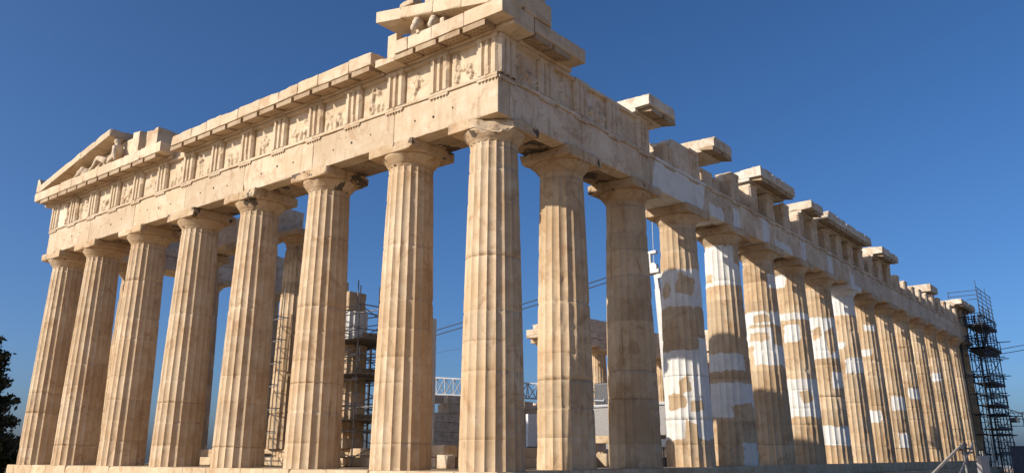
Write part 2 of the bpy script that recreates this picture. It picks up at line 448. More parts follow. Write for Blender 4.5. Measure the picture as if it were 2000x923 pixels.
for i, x in enumerate(TX):
    if i == 0: continue
    d = FL.get(i, {})
    column(x, -1.02, 211+i*5, d.get('patches', ()), d.get('holes', ()),
           label='flank column patched with large pieces of new white marble' if len(d.get('patches', ())) > 2 else None,
           seg=6 if i < 12 else 4, capwhite=(1.0 if i in (8,) else None), capmat=M_cap if i < 3 else M_col, chip=.7)
# west front, the far ends of the south flank and the west porch: shared meshes
def shared(cx, cy, z0, H, seed, k=1.0):
    mb, _ = column_mesh(cx, cy, z0, H, .955*k, .755*k, seed, seg=4); o = mb.build('column', M_col, temple, (cx, cy, z0)); sharpen(o, 4)
    capital_mesh(cx, cy, z0+H, seed, k).build('capital', M_col, o, (cx, cy, z0+H))
    return o
far = shared(TX[1], -29.86, 0, 9.73, 77)
def dup_col(src, x, y):
    o = copy_part(src, temple, (x, y, float(src.location[2])+temple.location[2]))
    for ch in src.children:
        c = ch.copy(); C.objects.link(c); c.parent = o
    return o
for i in (2, 3, 4, 10, 11, 12, 13, 14, 15, 16): dup_col(far, TX[i], -29.86)
for y in TY[1:-1]: dup_col(far, TX[16], y)

# architraves
def arch_run(name, segs, axis, white=None, mat=M_arch, seed=0, cell=.22, soffit=True):
    """segs: list of (a0, a1, z1) along the axis; outer face at -.135"""
    mb = MB(); sf = MB()
    for k, (a0, a1) in enumerate(segs):
        lo, hi = min(a0, a1)+.007, max(a0, a1)-.007
        H0, L0 = hi, lo
        for b, (t0, t1) in enumerate(((-.135, -.70), (-.715, -1.31), (-1.325, -1.90))):
            lo, hi = L0, H0
            if k == 0 and axis == 'y' and b: hi = -.712
            if k == 0 and axis == 'x': hi = -.708 if b == 0 else -1.915
            if axis == 'y': p, q = (t1, lo, 10.432), (t0, hi, 11.66)
            else: p, q = (lo, t1, 10.432), (hi, t0, 11.66)
            rough_box(mb if b == 0 else sf, p, q, .012, .10 if b == 0 else .05, cell if b == 0 else .6, seed=seed+k*3+b, white=white)
        lo, hi = L0, H0
        if k == 0 and axis == 'x': hi = -1.31
        if axis == 'y': p, q = (-1.3, lo, 11.665), (-.075, hi, 11.775)
        else: p, q = (lo, -1.3, 11.665), (hi, -.075, 11.775)
        rough_box(mb, p, q, .008, .05, cell, seed=seed+k+77, white=white)
    return mb, sf
def regula(mb, c, axis, w=.84):
    if axis == 'y': box(mb, (-.131, c-w/2, 11.59), (-.078, c+w/2, 11.662))
    else: box(mb, (c-w/2, -.131, 11.59), (c+w/2, -.078, 11.662))
    for g in np.linspace(-w/2+.08, w/2-.08, 6):
        p = (-.104, c+g) if axis == 'y' else (c+g, -.104)
        tube(mb, (*p, 11.592), (*p, 11.545), .020, 6, r2=.027)
def trig_centres(T, end):
    c = [end-.4225]
    for a, b in zip(T[:-1], T[1:]): c += [(a+b)/2, b]
    c[-1] = -(abs(T[-1])+1.02)+.135+.4225
    c[1] = (c[0]+c[2])/2; c[-2] = (c[-1]+c[-3])/2
    return c
TCY, TCX = trig_centres(TY, -.135), trig_centres(TX, -.135)
TN_keep = []
segsY = [(-1.905, TY[1])]+[(TY[i], TY[i+1]) for i in range(1, 6)]+[(TY[6], -28.98)]
mb, sf = arch_run('architrave', [(-.135, TY[1])]+[(TY[i], TY[i+1]) for i in range(1, 6)]+[(TY[6], -30.745)], 'y', seed=40)
for c in TCY: regula(mb, c, 'y')
sf.build('inner_beam', M_soot_shade, mb.build('architrave', M_arch, temple))
AE = [o_ for o_ in temple.children if o_.name.startswith('architrave')][0]
for i in range(7):
    for f_ in (.27, .5, .73):
        yh = TY[i]+(TY[i+1]-TY[i])*f_; m = MB(); zh = 11.02+.06*math.sin(i*5+f_*9); r_ = .035 if f_ != .5 else .05
        tube(m, (-.20, yh, zh), (-.126, yh, zh), r_, 8); m.build('peg_hole_shade_disc', M_hole_shade, AE)
def whiteN(P):
    x = P[:, 0]; z = P[:, 2]
    s = np.minimum(x+14.2+(z-11)*.3, -9.75-x-(z-11)*.25)
    for (a, b, z0, z1) in ((-16.2, -14.7, 10.4, 11.0), (-17.9, -17.2, 10.4, 11.4), (-21.5, -20.6, 10.4, 11.6), (-24.5, -22.2, 10.4, 10.9), (-26.6, -25.9, 10.4, 11.8), (-31, -30.2, 10.4, 11.8), (-35, -34.2, 10.4, 11.2)):
        s = np.maximum(s, np.minimum(np.minimum(x-a, b-x), np.minimum(z-z0+.2, z1-z)))
    return np.clip(s/.4, -1, 1)*.5+.5
mb, sf = arch_run('architrave', [(-1.905, TX[1])]+[(TX[i], TX[i+1]) for i in range(1, 15)]+[(TX[15], -69.36)], 'x', white=whiteN, seed=140)
for c in TCX: regula(mb, c, 'x')
sf.build('inner_beam', M_soot_shade, mb.build('architrave', M_grey, temple))
# south and west runs (plain, far)
def far_run(lo, hi, seed): 
    m = MB(); rough_box(m, lo, hi, .02, .12, .5, seed=seed); return m
mb = MB()
for k, (a, b) in enumerate([(-.14, TX[1])]+[(TX[i], TX[i+1]) for i in range(1, 4)]+[(TX[4], TX[4]-1.6), (TX[10]+1.9, TX[11])]+[(TX[i], TX[i+1]) for i in range(11, 16)]):
    if k == 5: mb.build('architrave', M_grey, temple); mb = MB()
    rough_box(mb, (b+.005, -30.745, 10.432), (a-.005, -28.98, 11.2), .03, .08 if k < 5 else .3, .6 if k < 5 else .2, seed=300+k)
    rough_box(mb, (b+.005-(.5 if k == 5 else 0)*0, -30.745, 11.21), (a-.005-(.9 if k == 5 else 0), -28.98, 11.78), .03, .08 if k < 5 else .4, .6 if k < 5 else .2, seed=330+k)
    if k < 4 or k > 5: rough_box(mb, (b+.005, -30.745, 11.79), (a-.005, -29.1, 13.1-(.5 if k in (3, 8) else 0)), .03, .25, .4, seed=360+k)
mb.build('architrave', M_grey, temple)
mb = MB()
for k in range(7):
    a, b = TY[k], TY[k+1]
    rough_box(mb, (-69.36, b+.005, 10.432), (-67.6, a-.005, 11.78), .02, .08, .6, seed=400+k)
    rough_box(mb, (-69.3, b+.005, 11.79), (-67.8, a-.005, 13.13), .03, .2, .6, seed=420+k)
mb.build('architrave', M_grey, temple)

# frieze: backing, triglyphs, metopes
def trig_mesh(axis, seed):
    w, z0, zt, z1 = .845, 11.778, 12.96, 13.125; D = .22; mb = MB()
    g = w/6
    xs = [-w/2, -w/2+.07, -w/2+.07+.11]
    prof = [(-w/2, -.085), (-w/2+.075, 0), (-w/2+.215, 0), (-w/2+.29, -.12), (-w/2+.365, 0), (-w/2+.48, 0), (-w/2+.555, -.12), (-w/2+.63, 0), (-w/2+.77, 0), (w/2, -.085)]
    prof = [(-w/2, -D)]+prof+[(w/2, -D)]
    def pt(u, d, z): return (-.055+d, u, z) if axis == 'y' else (u, -.055+d, z)
    Zs = np.linspace(z0, zt, 14); V = []
    for z in Zs:
        for (u, d) in prof: V.append(pt(u, d, z))
    V = np.array(V); n = len(prof)
    nn = fbm(V*4+seed*3.7, seed, 3); dd = np.clip((nn-.60)*5, 0, 1)*.05
    V[:, 0 if axis == 'y' else 1] -= dd
    F = []
    for i in range(len(Zs)-1):
        for j in range(n-1):
            f = (i*n+j, i*n+j+1, (i+1)*n+j+1, (i+1)*n+j); F.append(f if axis == 'y' else f[::-1])
    mb.add(V, F, 0, None, False)
    if axis == 'y': rough_box(mb, (-.055-D, -w/2, zt), (-.045, w/2, z1), .008, .04, .15, seed=seed)
    else: rough_box(mb, (-w/2, -.055-D, zt), (w/2, -.045, z1), .008, .04, .15, seed=seed)
    return mb
def relief(u, v, seed, horse=False):
    """height of a worn figure relief on a metope, u 0..1 across, v 0..1 up"""
    rn = random.Random(seed); H = np.zeros_like(u)
    caps = []
    if horse:
        caps = [(.34, .50, .66, .46, .10, .10), (.22, .45, .22, .82, .10, .12), (.22, .82, .14, .86, .06, .08), (.30, .45, .26, .12, .045, .09), (.16, .5, .2, .15, .05, .1), (.66, .44, .62, .28, .055, .1), (.62, .28, .70, .12, .035, .09), (.66, .42, .76, .26, .045, .09), (.76, .26, .72, .10, .035, .08), (.93, .18, .95, .5, .05, .07), (.95, .5, .97, .68, .05, .06)]
    else:
        k = rn.choice([1, 2, 2, 2])
        for q in range(k):
            cx = (.32+.38*q if k == 2 else .5)+rn.uniform(-.08, .08); lean = rn.uniform(-.13, .13); top = rn.uniform(.62, .9)
            if rn.random() < .25: top = rn.uniform(.35, .5)
            d = rn.uniform(.07, .13)
            hip = (cx, .44); sh = (cx+lean, min(.74, top-.1))
            caps.append((*hip, *sh, .085, d)); caps.append((sh[0], sh[1], sh[0]+lean*.3, top, .05, d))
            for s in (-1, 1):
                if rn.random() < .85:
                    kn = (cx+s*rn.uniform(.03, .12), .24); ft = (kn[0]+rn.uniform(-.06, .06), rn.uniform(.03, .1))
                    caps.append((*hip, *kn, .055, d*.9)); caps.append((*kn, *ft, .04, d*.8))
                if rn.random() < .6: caps.append((*sh, sh[0]+s*rn.uniform(.08, .2), sh[1]+rn.uniform(-.2, .1), .038, d*.8))
            if rn.random() < .4: caps.append((cx-.1, .36, cx+.16, .38, .10, d*.9))
    for (x0, y0, x1, y1, r, h) in caps:
        dx, dy = x1-x0, y1-y0; t = np.clip(((u-x0)*dx+(v-y0)*dy)/(dx*dx+dy*dy+1e-9), 0, 1)
        d = np.hypot(u-x0-t*dx, v-y0-t*dy)/r
        H = np.maximum(H, h*np.clip(1-d**2, 0, 1)**.35)
    return H
def metope_mesh(axis, a0, a1, seed, horse=False, zt=13.0, flat=False):
    n = 44; w = a1-a0; u, v = np.meshgrid(np.linspace(0, 1, n), np.linspace(0, 1, n), indexing='ij')
    uu = u if axis == 'y' else (1-u)
    P = np.stack([(a0+u*w)*3, v*4, np.full_like(u, seed*1.7)], -1).reshape(-1, 3)
    nn = fbm(P, seed, 4).reshape(u.shape); n2 = fbm(P*2.7, seed+3, 3).reshape(u.shape)
    h = relief(uu, v, seed, horse) if not flat else np.zeros_like(u)
    wear = np.clip((.72-nn)*4, .15, 1) if not horse else np.clip((.85-nn)*5, .5, 1)
    h = h*wear*1.1*(.7+.5*n2)*(1+.16*np.sin(uu*70+6*n2)) + (nn-.5)*.025
    h = np.where((u < .001) | (u > .999) | (v < .001) | (v > .999), 0, h)
    d = -.225+h; a = a0+u*w; z = 11.778+v*(zt-11.778)
    V = np.stack([d, a, z] if axis == 'y' else [a, d, z], -1).reshape(-1, 3)
    F = []
    for i in range(n-1):
        for j in range(n-1):
            f = (i*n+j, (i+1)*n+j, (i+1)*n+j+1, i*n+j+1); F.append(f if axis == 'y' else f[::-1])
    mb = MB(); mb.add(V, F)
    if axis == 'y': rough_box(mb, (-.29, a0, zt), (-.085, a1, 13.125), .008, .03, .2, seed=seed)
    else: rough_box(mb, (a0, -.29, zt), (a1, -.085, 13.125), .008, .03, .2, seed=seed)
    return mb
mb = MB()
for i in range(7):
    a, b = (-.25 if i == 0 else TY[i]), (-30.60 if i == 6 else TY[i+1])
    rough_box(mb, (-1.75, b+.003, 11.78), (-.262, a-.003, 13.12), .01, .02, .6, seed=500+i)
friezeE = mb.build('frieze', M_soff, temple)
protos = []
for s in range(3):
    o = trig_mesh('y', 600+s).build('triglyph', M_soff, friezeE, (0, 0, 0)); protos.append(o)
for i, c in enumerate(TCY):
    if i < 3: o = protos[i]; o.location = np.array((0, c, 0))-parent_loc(friezeE)
    else: copy_part(protos[(i*7) % 3], friezeE, (0, c, 0))
for i in range(14):
    a1, a0 = TCY[i]-.42, TCY[i+1]+.42
    metope_mesh('y', a0, a1, 700+i*3, horse=(i == 0)).build('metope', M_soff, friezeE)

# north frieze: triglyph blocks standing with gaps and broken backing behind
def north_top(x):                                       # height of what survives, along the flank
    T = [(0, 13.12), (-4.6, 13.12), (-4.7, 13.32), (-5.9, 13.25), (-6.0, 13.12), (-9.45, 13.1), (-9.6, 12.05), (-10.95, 12.0), (-11.0, 12.5), (-12.4, 12.95), (-14.6, 13.12), (-14.7, 12.0), (-15.6, 12.0), (-15.7, 12.9), (-17, 13.1), (-44, 13.12), (-44.1, 12.2), (-45.3, 12.3), (-45.5, 12.9), (-46.5, 12.6), (-49, 12.9), (-49.2, 12.6), (-53, 12.85), (-53.4, 12.7), (-56, 13.0), (-69.4, 13.12)]
    return float(np.interp(-x, [-t[0] for t in T], [t[1] for t in T]))
mb = MB(); x = -.26; k = 0
segs = []
while x > -69.3:
    L = 1.07; x2 = max(x-L, -69.3)
    if 69.3+x2 < .3: x2 = -69.3
    segs.append((x, x2)); x = x2
for k, (a, b) in enumerate(segs):
    zt = north_top((a+b)/2)
    deep = -(.31 if a > -9.2 else .62)
    rough_box(mb, (b+.003, -1.70, 11.78), (a-.003, deep, zt-.005-(0 if a > -4 else .35*random.Random(k).random())), .015, .22 if zt < 13.1 else .12, .2, seed=520+k, und=.02)
# the broken frieze slab beyond the first cornice block, its torn end turned to the sun
rough_box(mb, (-13.9, -1.4, 11.782), (-11.0, -.10, 12.98), .02, .16, .1, seed=560, cuts=(((.75, .1, .65), .75*-11.25-.1*.5+.65*12.75, .22),), und=.03)
friezeN = mb.build('frieze', M_grey, temple)
trN = []
for s in range(3):
    trN.append(trig_mesh('x', 640+s))
def trig_block(c, top, seed):
    m = trig_mesh('x', seed); V0 = [v.copy() for v in m.V]
    m.V = [np.stack([v[:, 0]+c, v[:, 1], np.minimum(v[:, 2], 11.778+(v[:, 2]-11.778)*(top-11.778)/(13.125-11.778))], 1) for v in V0]
    rr = random.Random(seed); wob = (((rr.uniform(-.3, .5), rr.uniform(-.5, .1), 1.), 0, 0),)
    rough_box(m, (c-.41, -.30-rr.uniform(.3, .8), 11.78), (c+.41, -.17, top-.01), .012, .16, .14, seed=seed, und=.02)
    return m
for i, c in enumerate(TCX):
    tp = north_top(c)
    if tp < 12.3: continue
    trig_block(c, min(tp, 13.125), 650+i).build('triglyph', M_grey, friezeN)
for i in range(4):
    a1, a0 = TCX[i]-.42, TCX[i+1]+.42
    metope_mesh('x', a0, a1, 780+i*5, flat=(i == 3)).build('metope', M_grey, friezeN)

# cornices
def mutule(mb, c, axis, guttae=False, o1=.57):
    w = .90
    P = []
    for (d, zb) in ((-.05, 13.20), (o1, 13.09)):
        for z in (zb, 13.275):
            for s in (-1, 1): P.append((d, c+s*w/2, z) if axis == 'y' else (c+s*w/2, d, z))
    # order: d0: zb-,zb+,zt-,zt+ ; d1 the same
    F = [(0, 1, 5, 4), (2, 6, 7, 3), (4, 5, 7, 6), (0, 4, 6, 2), (1, 3, 7, 5)]
    if axis == 'y': F = [f[::-1] for f in F]
    V = np.array(P); V += (fbm(V*3, int(abs(c)*100), 2)-.5)[:, None]*.02
    mb.add(V, F, 0, None, False)
    if guttae:
        for r_ in range(3):
            for g in range(6):
                d = .08+.19*r_; zb = 13.20-(d+.05)/(o1+.05)*.11; q = c-w/2+.08+g*(w-.16)/5
                p = (d, q) if axis == 'y' else (q, d)
                tube(mb, (*p, zb+.01), (*p, zb-.03), .03, 6)
def cornice(a0, a1, axis, name='cornice', seed=0, mat=M_corn, mut=(), guttae=(), back=-1.0, front=.62, corner=0, top=13.75, cell=.2, chip=.08, bl=1.43, rag=0., brk=False):
    mb = MB(); rn = random.Random(seed); x = max(a0, a1); e = min(a0, a1); k = 0
    while x > e+.01:
        L = rn.uniform(.75, 1.25)*bl; x2 = max(x-L, e)
        if x2-e < .5: x2 = e
        bk = back-rn.uniform(0, rag) if rag else back
        zt = top+rn.uniform(-.02, .03)
        if axis == 'y': p, q = (bk, x2+.004, 13.285), (front+rn.uniform(-.015, .015), x-.004, zt)
        else: p, q = (x2+.004, bk, 13.285), (x-.004, front+rn.uniform(-.015, .015), zt)
        cu = ()
        if brk:
            e0, e1 = max(a0, a1), min(a0, a1)
            cu = (((.75, rn.uniform(-.3, .3), .6), .75*x+.6*13.70, .09), ((-.7, .4, .5), -.7*x2+.4*.5+.5*13.66, .12))
        rough_box(mb, p, q, .012, chip, cell, seed=seed+k, cuts=cu, und=.014 if brk else .006)
        if axis == 'y': p, q = (max(back, -1.2), x2+.004, 13.135), (.02, x-.004, 13.28)
        else: p, q = (x2+.004, max(back, -1.2), 13.135), (x-.004, .02, 13.28)
        rough_box(mb, p, q, .01, .03, .4, seed=seed+k+50)
        x = x2; k += 1
    o_ = mb.build(name, mat, temple)
    for c in mut:
        if e+.3 < c < max(a0, a1)-.3:
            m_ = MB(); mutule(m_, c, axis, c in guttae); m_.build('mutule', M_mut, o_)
    return o_
def half(cs):
    o = []
    for a, b in zip(cs[:-1], cs[1:]): o += [a, (a+b)/2]
    return o+[cs[-1]]
MUY, MUX = half(TCY), half(TCX)
cornice(-4.05, .62, 'y', seed=800, mut=MUY, guttae=MUY[:5], cell=.14)
cornice(-17.93, -5.2, 'y', seed=820, mut=MUY, cell=.16, bl=1.35)
cornice(-31.5, -18.85, 'y', seed=850, mut=MUY, cell=.18, bl=1.5)
cornice(-3.95, -1.05, 'x', seed=870, mut=MUX, guttae=MUX[:5], cell=.14, bl=1.6)
NC = [(-10.4, -8.28), (-15.85, -14.0), (-23.6, -19.1), (-28.0, -26.1), (-37.1, -28.7), (-43.5, -39.4), (-70.1, -64.0)]
for k, (a, b) in enumerate(NC):
    cornice(a, b, 'x', seed=880+k*9, mut=MUX, cell=.13 if k < 5 else .25, chip=.16, back=-1.55, rag=.5, bl=1.6, brk=True, mat=M_block)
mb = MB(); rough_box(mb, (-57.5, -1.9, 13.13), (-55.0, .1, 13.72), .02, .12, .2, seed=950); mb.build('cornice', M_block, temple)
mb = MB()
rough_box(mb, (-.8, -4.93, 13.14), (.12, -4.5, 14.45), .015, .05, .12, seed=951)
rough_box(mb, (-1.0, -5.1, 13.135), (.5, -4.1, 13.42), .02, .12, .14, seed=952, cuts=(((.5, .3, .8), .5*.2/.99+.3*-4.7/.99+.8*13.45/.99, .08),))
mb.build('tympanum', M_corn, temple)

# pediment corners
def slope_warp(y0, k):
    def f(P):
        P = P.copy(); P[:, 2] += np.abs(P[:, 1]-y0)*k; return P
    return f
def raking(ya, yb, yref, zb, th, k, seed, front=.62, back=-.55, bl=1.5):
    mb = MB(); rn = random.Random(seed); y = max(ya, yb); e = min(ya, yb); q = 0
    while y > e+.01:
        L = rn.uniform(.8, 1.2)*bl; y2 = max(y-L, e)
        if y2-e < .5: y2 = e
        rough_box(mb, (back, y2+.004, zb), (front+rn.uniform(-.01, .01), y-.004, zb+th), .012, .09, .15, seed=seed+q, warp=slope_warp(yref, k))
        y = y2; q += 1
    return mb
kN, kS = .205, .208
mb = raking(-5.05, .62, .0, 13.77, .42, kN, 1000)
rough_box(mb, (-.35, .05, 13.77), (.60, .63, 14.2), .02, .08, .15, seed=1010)
mb.build('raking_cornice', M_corn, temple)
mb = MB()
for q, (a, b) in enumerate(((-2.72, -1.45), (-1.44, -.2), (-.19, .66))):
    rough_box(mb, (-.5, a, 14.20), (.58, b, 14.55), .015, .09, .14, seed=1020+q, warp=slope_warp(0, kN))
rough_box(mb, (-1.9, -.35, 13.77), (-.52, .66, 14.5), .02, .1, .15, seed=1024)
rough_box(mb, (-1.6, .1, 14.5), (.3, .64, 14.95), .02, .12, .15, seed=1025)
mb.build('gutter', M_corn, temple)
mb = MB()
for q in range(3): rough_box(mb, (-.75, -4.05+q*1.3, 13.77), (-.12, -2.76+q*1.3, 13.77+(.80-.26*q)), .01, .03, .25, seed=1030+q)
mb.build('tympanum', M_corn, temple)
mb = raking(-31.4, -23.85, -31.0, 13.755, .38, kS, 1050, back=-1.0); mb.build('raking_cornice', M_corn, temple)
mb = MB()
hh = lambda y: 13.76+max(0.05, (abs(y)-31.0)*-kS)
for q in range(6):
    y0 = -30.2+q*1.25; top = 13.76+(31.0+y0)*kS
    if q == 5: top = 15.0
    rough_box(mb, (-.9, y0+.003, 13.765), (-.12, y0+1.247, top+.1), .012, .04, .25, seed=1060+q)
rough_box(mb, (-.7, -22.7, 13.765), (-.05, -22.12, 14.35), .015, .06, .15, seed=1070)
mb.build('tympanum', M_corn, temple)
mb = MB()
rough_box(mb, (-.45, -22.1, 13.76), (.32, -21.5, 15.02), .02, .16, .12, seed=1080); mb.build('backing_block', M_corn, temple); mb = MB()
rough_box(mb, (-.75, -20.85, 13.76), (.30, -19.85, 14.78), .02, .18, .12, seed=1083); mb.build('backing_block', M_corn, temple); mb = MB()
rough_box(mb, (-1.1, -18.9, 13.14), (-.15, -17.95, 13.5), .02, .14, .14, seed=1084)
mb.build('backing_block', M_corn, temple)
mb = MB(); rough_box(mb, (.1, -31.48, 13.8), (.58, -30.8, 14.55), .03, .12, .08, seed=1090, cuts=(((0, .75, .66), (-31.05*.75+14.25*.66), .05),))
mb.build('gutter', M_corn, temple)
mb = MB()
rough_box(mb, (.0, -4.0, 15.0), (.55, -3.3, 15.2), .03, .12, .07, seed=1095); rough_box(mb, (.05, -3.62, 15.15), (.45, -3.35, 15.5), .04, .15, .06, seed=1096)
tag(mb.build('roof_ornament', M_corn, None), 'small broken marble roof ornament sitting on the sloping cornice above the horse heads', 'ornament')

# east porch behind the front: columns at x = -6.2
PY = [-5.45, -9.45, -13.45, -17.45, -21.45, -25.45]
mb = MB()
for s, (o, z1) in enumerate(((.55, .35), (.95, .70))):
    x1 = -4.75-o
    y = -3.9-o*.5; k = 0
    while y > -27.0+o*.5+.05:
        y2 = max(y-1.6, -27.0+o*.5)
        rough_box(mb, (x1-2.2, y2+.005, z1-.35), (x1, y-.005, z1), .012, .08, .25, seed=1100+k+s*40); y = y2; k += 1
mb.build('porch_step', M_floor, temple)
pc = shared(-6.2, PY[3], .7, 9.38, 88, .863)
for y in PY[4:]: dup_col(pc, -6.2, y)
mb, _ = column_mesh(-6.2, PY[2], .7, 9.38, .83, .65, 91, patches=[(5.2, 6.9, -180, 180)], holes=[], seg=6, ztop=6.4); o = mb.build('column', M_col, temple, (-6.2, PY[2], .7)); sharpen(o)
o['label'] = 'broken column stump with a new white drum inside scaffolding'
mb = MB(); rough_box(mb, (-6.75, PY[2]-.15, 6.4), (-5.75, PY[2]+.35, 7.3), .05, .3, .1, seed=1150); mb.build('column_fragment', M_col, o)
mb, _ = column_mesh(-6.2, PY[1]+.03, .7, 9.38, .86, .80, 92, patches=[(-1, 9, -180, 180)], seg=6, ztop=5.75, chip=.2); o = mb.build('column', M_new, temple, (-6.2, PY[1], .7)); sharpen(o)
o['label'] = 'column stump rebuilt in plain new pale marble'
mb, _ = column_mesh(-6.2, PY[0], .7, 9.38, .83, .72, 93, seg=6, ztop=4.2); o = mb.build('column', M_col, temple, (-6.2, PY[0], .7)); sharpen(o)
mb = MB()
for k, (a, b) in enumerate(((-18.3, -21.45), (-21.46, -25.45), (-25.46, -26.3))):
    rough_box(mb, (-7.0, b+.004, 10.745), (-5.45, a-.004, 12.05), .015, .14, .25, seed=1160+k)
mb.build('architrave', M_grey, temple)
# west porch
wp = shared(-63.3, PY[0], .7, 9.38, 95, .863)
for y in PY[1:]: dup_col(wp, -63.3, y)
mb = MB()
for k in range(5): rough_box(mb, (-64.1, PY[k+1]+.004, 10.745), (-62.5, PY[k]-.004, 12.9), .015, .14, .6, seed=1180+k)
mb.build('architrave', M_grey, temple)
# cella walls, ruined
mb = MB(); rn = random.Random(5); x = -23.2; k = 0
while x > -58:
    L = rn.uniform(1.3, 2.2)
    for c in range(5 if x < -24.5 else 4):
        top = c*.62+.7; 
        rough_box(mb, (x-L+.005, -25.9, top), (x-.005, -24.9, top+.615), .012, .08, .8, seed=1200+k, fine=False); k += 1
    if rn.random() < .8: rough_box(mb, (x-L*.8, -25.8, 3.8), (x-.1, -25.0, 3.8+rn.uniform(.2, .6)), .03, .2, .3, seed=1300+k)
    x -= L
mb.build('wall', M_grey, temple)
mb = MB(); x = -9.7; k = 0
while x > -58:
    L = rn.uniform(1.3, 2.0)
    rough_box(mb, (x-L+.005, -6.0, 0), (x-.005, -4.9, .35 if k % 3 else .7), .012, .08, .8, seed=1400+k, fine=False); k += 1; x -= L
mb.build('wall', M_grey, temple)

# ------------------------------------------------------------------ pediment sculpture
def skinned(name, verts, edges, radii, mat, parent=None, sub=2, origin=(0, 0, 0)):
    me = bpy.data.meshes.new(name); me.from_pydata([tuple(np.array(v)-np.array(origin)) for v in verts], edges, [])
    o = bpy.data.objects.new(name, me); C.objects.link(o); o.location = origin
    m = o.modifiers.new('skin', 'SKIN'); m.use_smooth_shade = True
    for i, r in enumerate(radii): 
        d = me.skin_vertices[0].data[i]; d.radius = (r, r) if isinstance(r, (int, float)) else r; d.use_root = (i == 0)
    s = o.modifiers.new('sub', 'SUBSURF'); s.levels = sub; s.render_levels = sub
    dg = bpy.context.evaluated_depsgraph_get(); dg.update()
    nm = bpy.data.meshes.new_from_object(o.evaluated_get(dg)); o.modifiers.clear(); o.data = nm; nm.materials.clear(); nm.materials.append(mat)
    nm.polygons.foreach_set('use_smooth', [True]*len(nm.polygons))
    V = np.zeros(len(nm.vertices)*3); nm.vertices.foreach_get('co', V); V = V.reshape(-1, 3)
    N = np.zeros(len(nm.vertices)*3); nm.vertices.foreach_get('normal', N); N = N.reshape(-1, 3)
    V = V+N*((fbm(V*6, 3, 3)-.5)*.05)[:, None]; nm.vertices.foreach_set('co', V.ravel()); nm.update()
    return o
b0 = 13.78
fig = skinned('reclining_statue',
  [(.15, -24.1, b0+.22), (.15, -23.86, b0+.48), (.17, -23.68, b0+.82), (.2, -23.70, b0+1.02), (.22, -23.78, b0+1.22),   # pelvis, waist, chest, neck, head
   (.36, -24.6, b0+.40), (.42, -25.15, b0+.64), (.45, -25.5, b0+.20), (.48, -25.85, b0+.08),                             # near leg, knee raised
   (.05, -24.7, b0+.28), (.10, -25.35, b0+.36), (.12, -26.0, b0+.20), (.12, -26.3, b0+.14),                              # far leg
   (.42, -23.60, b0+.86), (.50, -23.40, b0+.48), (.46, -23.30, b0+.12),                                                  # near arm propped on the floor
   (-.08, -23.75, b0+.86), (-.10, -24.15, b0+.58), (.02, -24.55, b0+.56), (.24, -23.84, b0+1.40)],
  [(0, 1), (1, 2), (2, 3), (3, 4), (0, 5), (5, 6), (6, 7), (7, 8), (0, 9), (9, 10), (10, 11), (11, 12), (2, 13), (13, 14), (14, 15), (2, 16), (16, 17), (17, 18), (4, 19)],
  [.24, .22, .28, .085, (.17, .19), .18, .14, .105, .07, .18, .14, .105, .07, .105, .09, .07, .105, .09, .07, .15], M_stat, origin=(.1, -24.5, b0))
tag(fig, 'worn marble statue of a reclining man leaning on one arm in the left pediment', 'statue')
def loft(mb, path, n=20):
    P = np.array([p for p, _, _ in path], float); V = []
    for i, (p, ru, rv) in enumerate(path):
        t = P[min(i+1, len(P)-1)]-P[max(i-1, 0)]; t /= np.linalg.norm(t)
        u = np.cross(t, (0, 0, 1.)); u /= np.linalg.norm(u)+1e-9; v = np.cross(u, t)
        A = np.arange(n)*2*np.pi/n; V.append(P[i]+np.cos(A)[:, None]*u*ru+np.sin(A)[:, None]*v*rv)
    V = np.concatenate(V); c = np.repeat(P, n, 0); m = len(P)
    k = 1+(fbm(V*7, 5, 3)-.5)[:, None]*.35; V = c+(V-c)*k
    F = [(i*n+j, i*n+(j+1) % n, (i+1)*n+(j+1) % n, (i+1)*n+j) for i in range(m-1) for j in range(n)]
    F += [tuple(range(n-1, -1, -1)), tuple((m-1)*n+j for j in range(n))]
    mb.add(V, F)
def smooth_path(pts, k=4):
    out = []
    P = [np.array(list(p)+[a, b], float) for p, a, b in pts]
    for i in range(len(P)-1):
        p0, p1, p2, p3 = P[max(i-1, 0)], P[i], P[i+1], P[min(i+2, len(P)-1)]
        for q in range(k):
            t = q/k; c = .5*((2*p1)+(-p0+p2)*t+(2*p0-5*p1+4*p2-p3)*t*t+(-p0+3*p1-3*p2+p3)*t**3); out.append((c[:3], c[3], c[4]))
    out.append((P[-1][:3], P[-1][3], P[-1][4])); return out
def horse_head(base, yaw, sc, label, nod=0.):
    c_, s_ = math.cos(yaw), math.sin(yaw)
    def q(f, up, sd=0): return (base[0]+sc*(f*c_-sd*s_), base[1]+sc*(f*s_+sd*c_), base[2]+sc*up)
    m = MB()
    loft(m, smooth_path([(q(-.30, -.05), .20, .34), (q(-.16, .22), .18, .31), (q(.0, .48), .15, .24), (q(.10, .62), .13, .17)]))
    loft(m, smooth_path([(q(.0, .66), .12, .13), (q(.12, .60), .17, .21), (q(.30, .44), .155, .19), (q(.48, .26), .12, .13), (q(.62, .11), .105, .11), (q(.69, .04), .07, .08)]))
    for sd in (-1, 1):
        tube(m, q(.06, .70, .09*sd), q(.0, .90, .11*sd), .05*sc, 8, r2=.012*sc)
        rough_box(m, np.array(q(.20, .62, .13*sd))-.035*sc, np.array(q(.20, .62, .13*sd))+.035*sc, .02*sc, 0, .05, seed=3)
    tube(m, q(-.26, .50), q(.02, .74), .05*sc, 8)
    o = m.build('horse_head_statue', M_stat, None, base)
    return tag(o, label, 'statue', 'horse head sculptures on the pediment')
horse_head((.20, -3.25, b0-.02), math.radians(22), .98, 'large worn marble horse head jutting over the cornice at the near pediment corner')
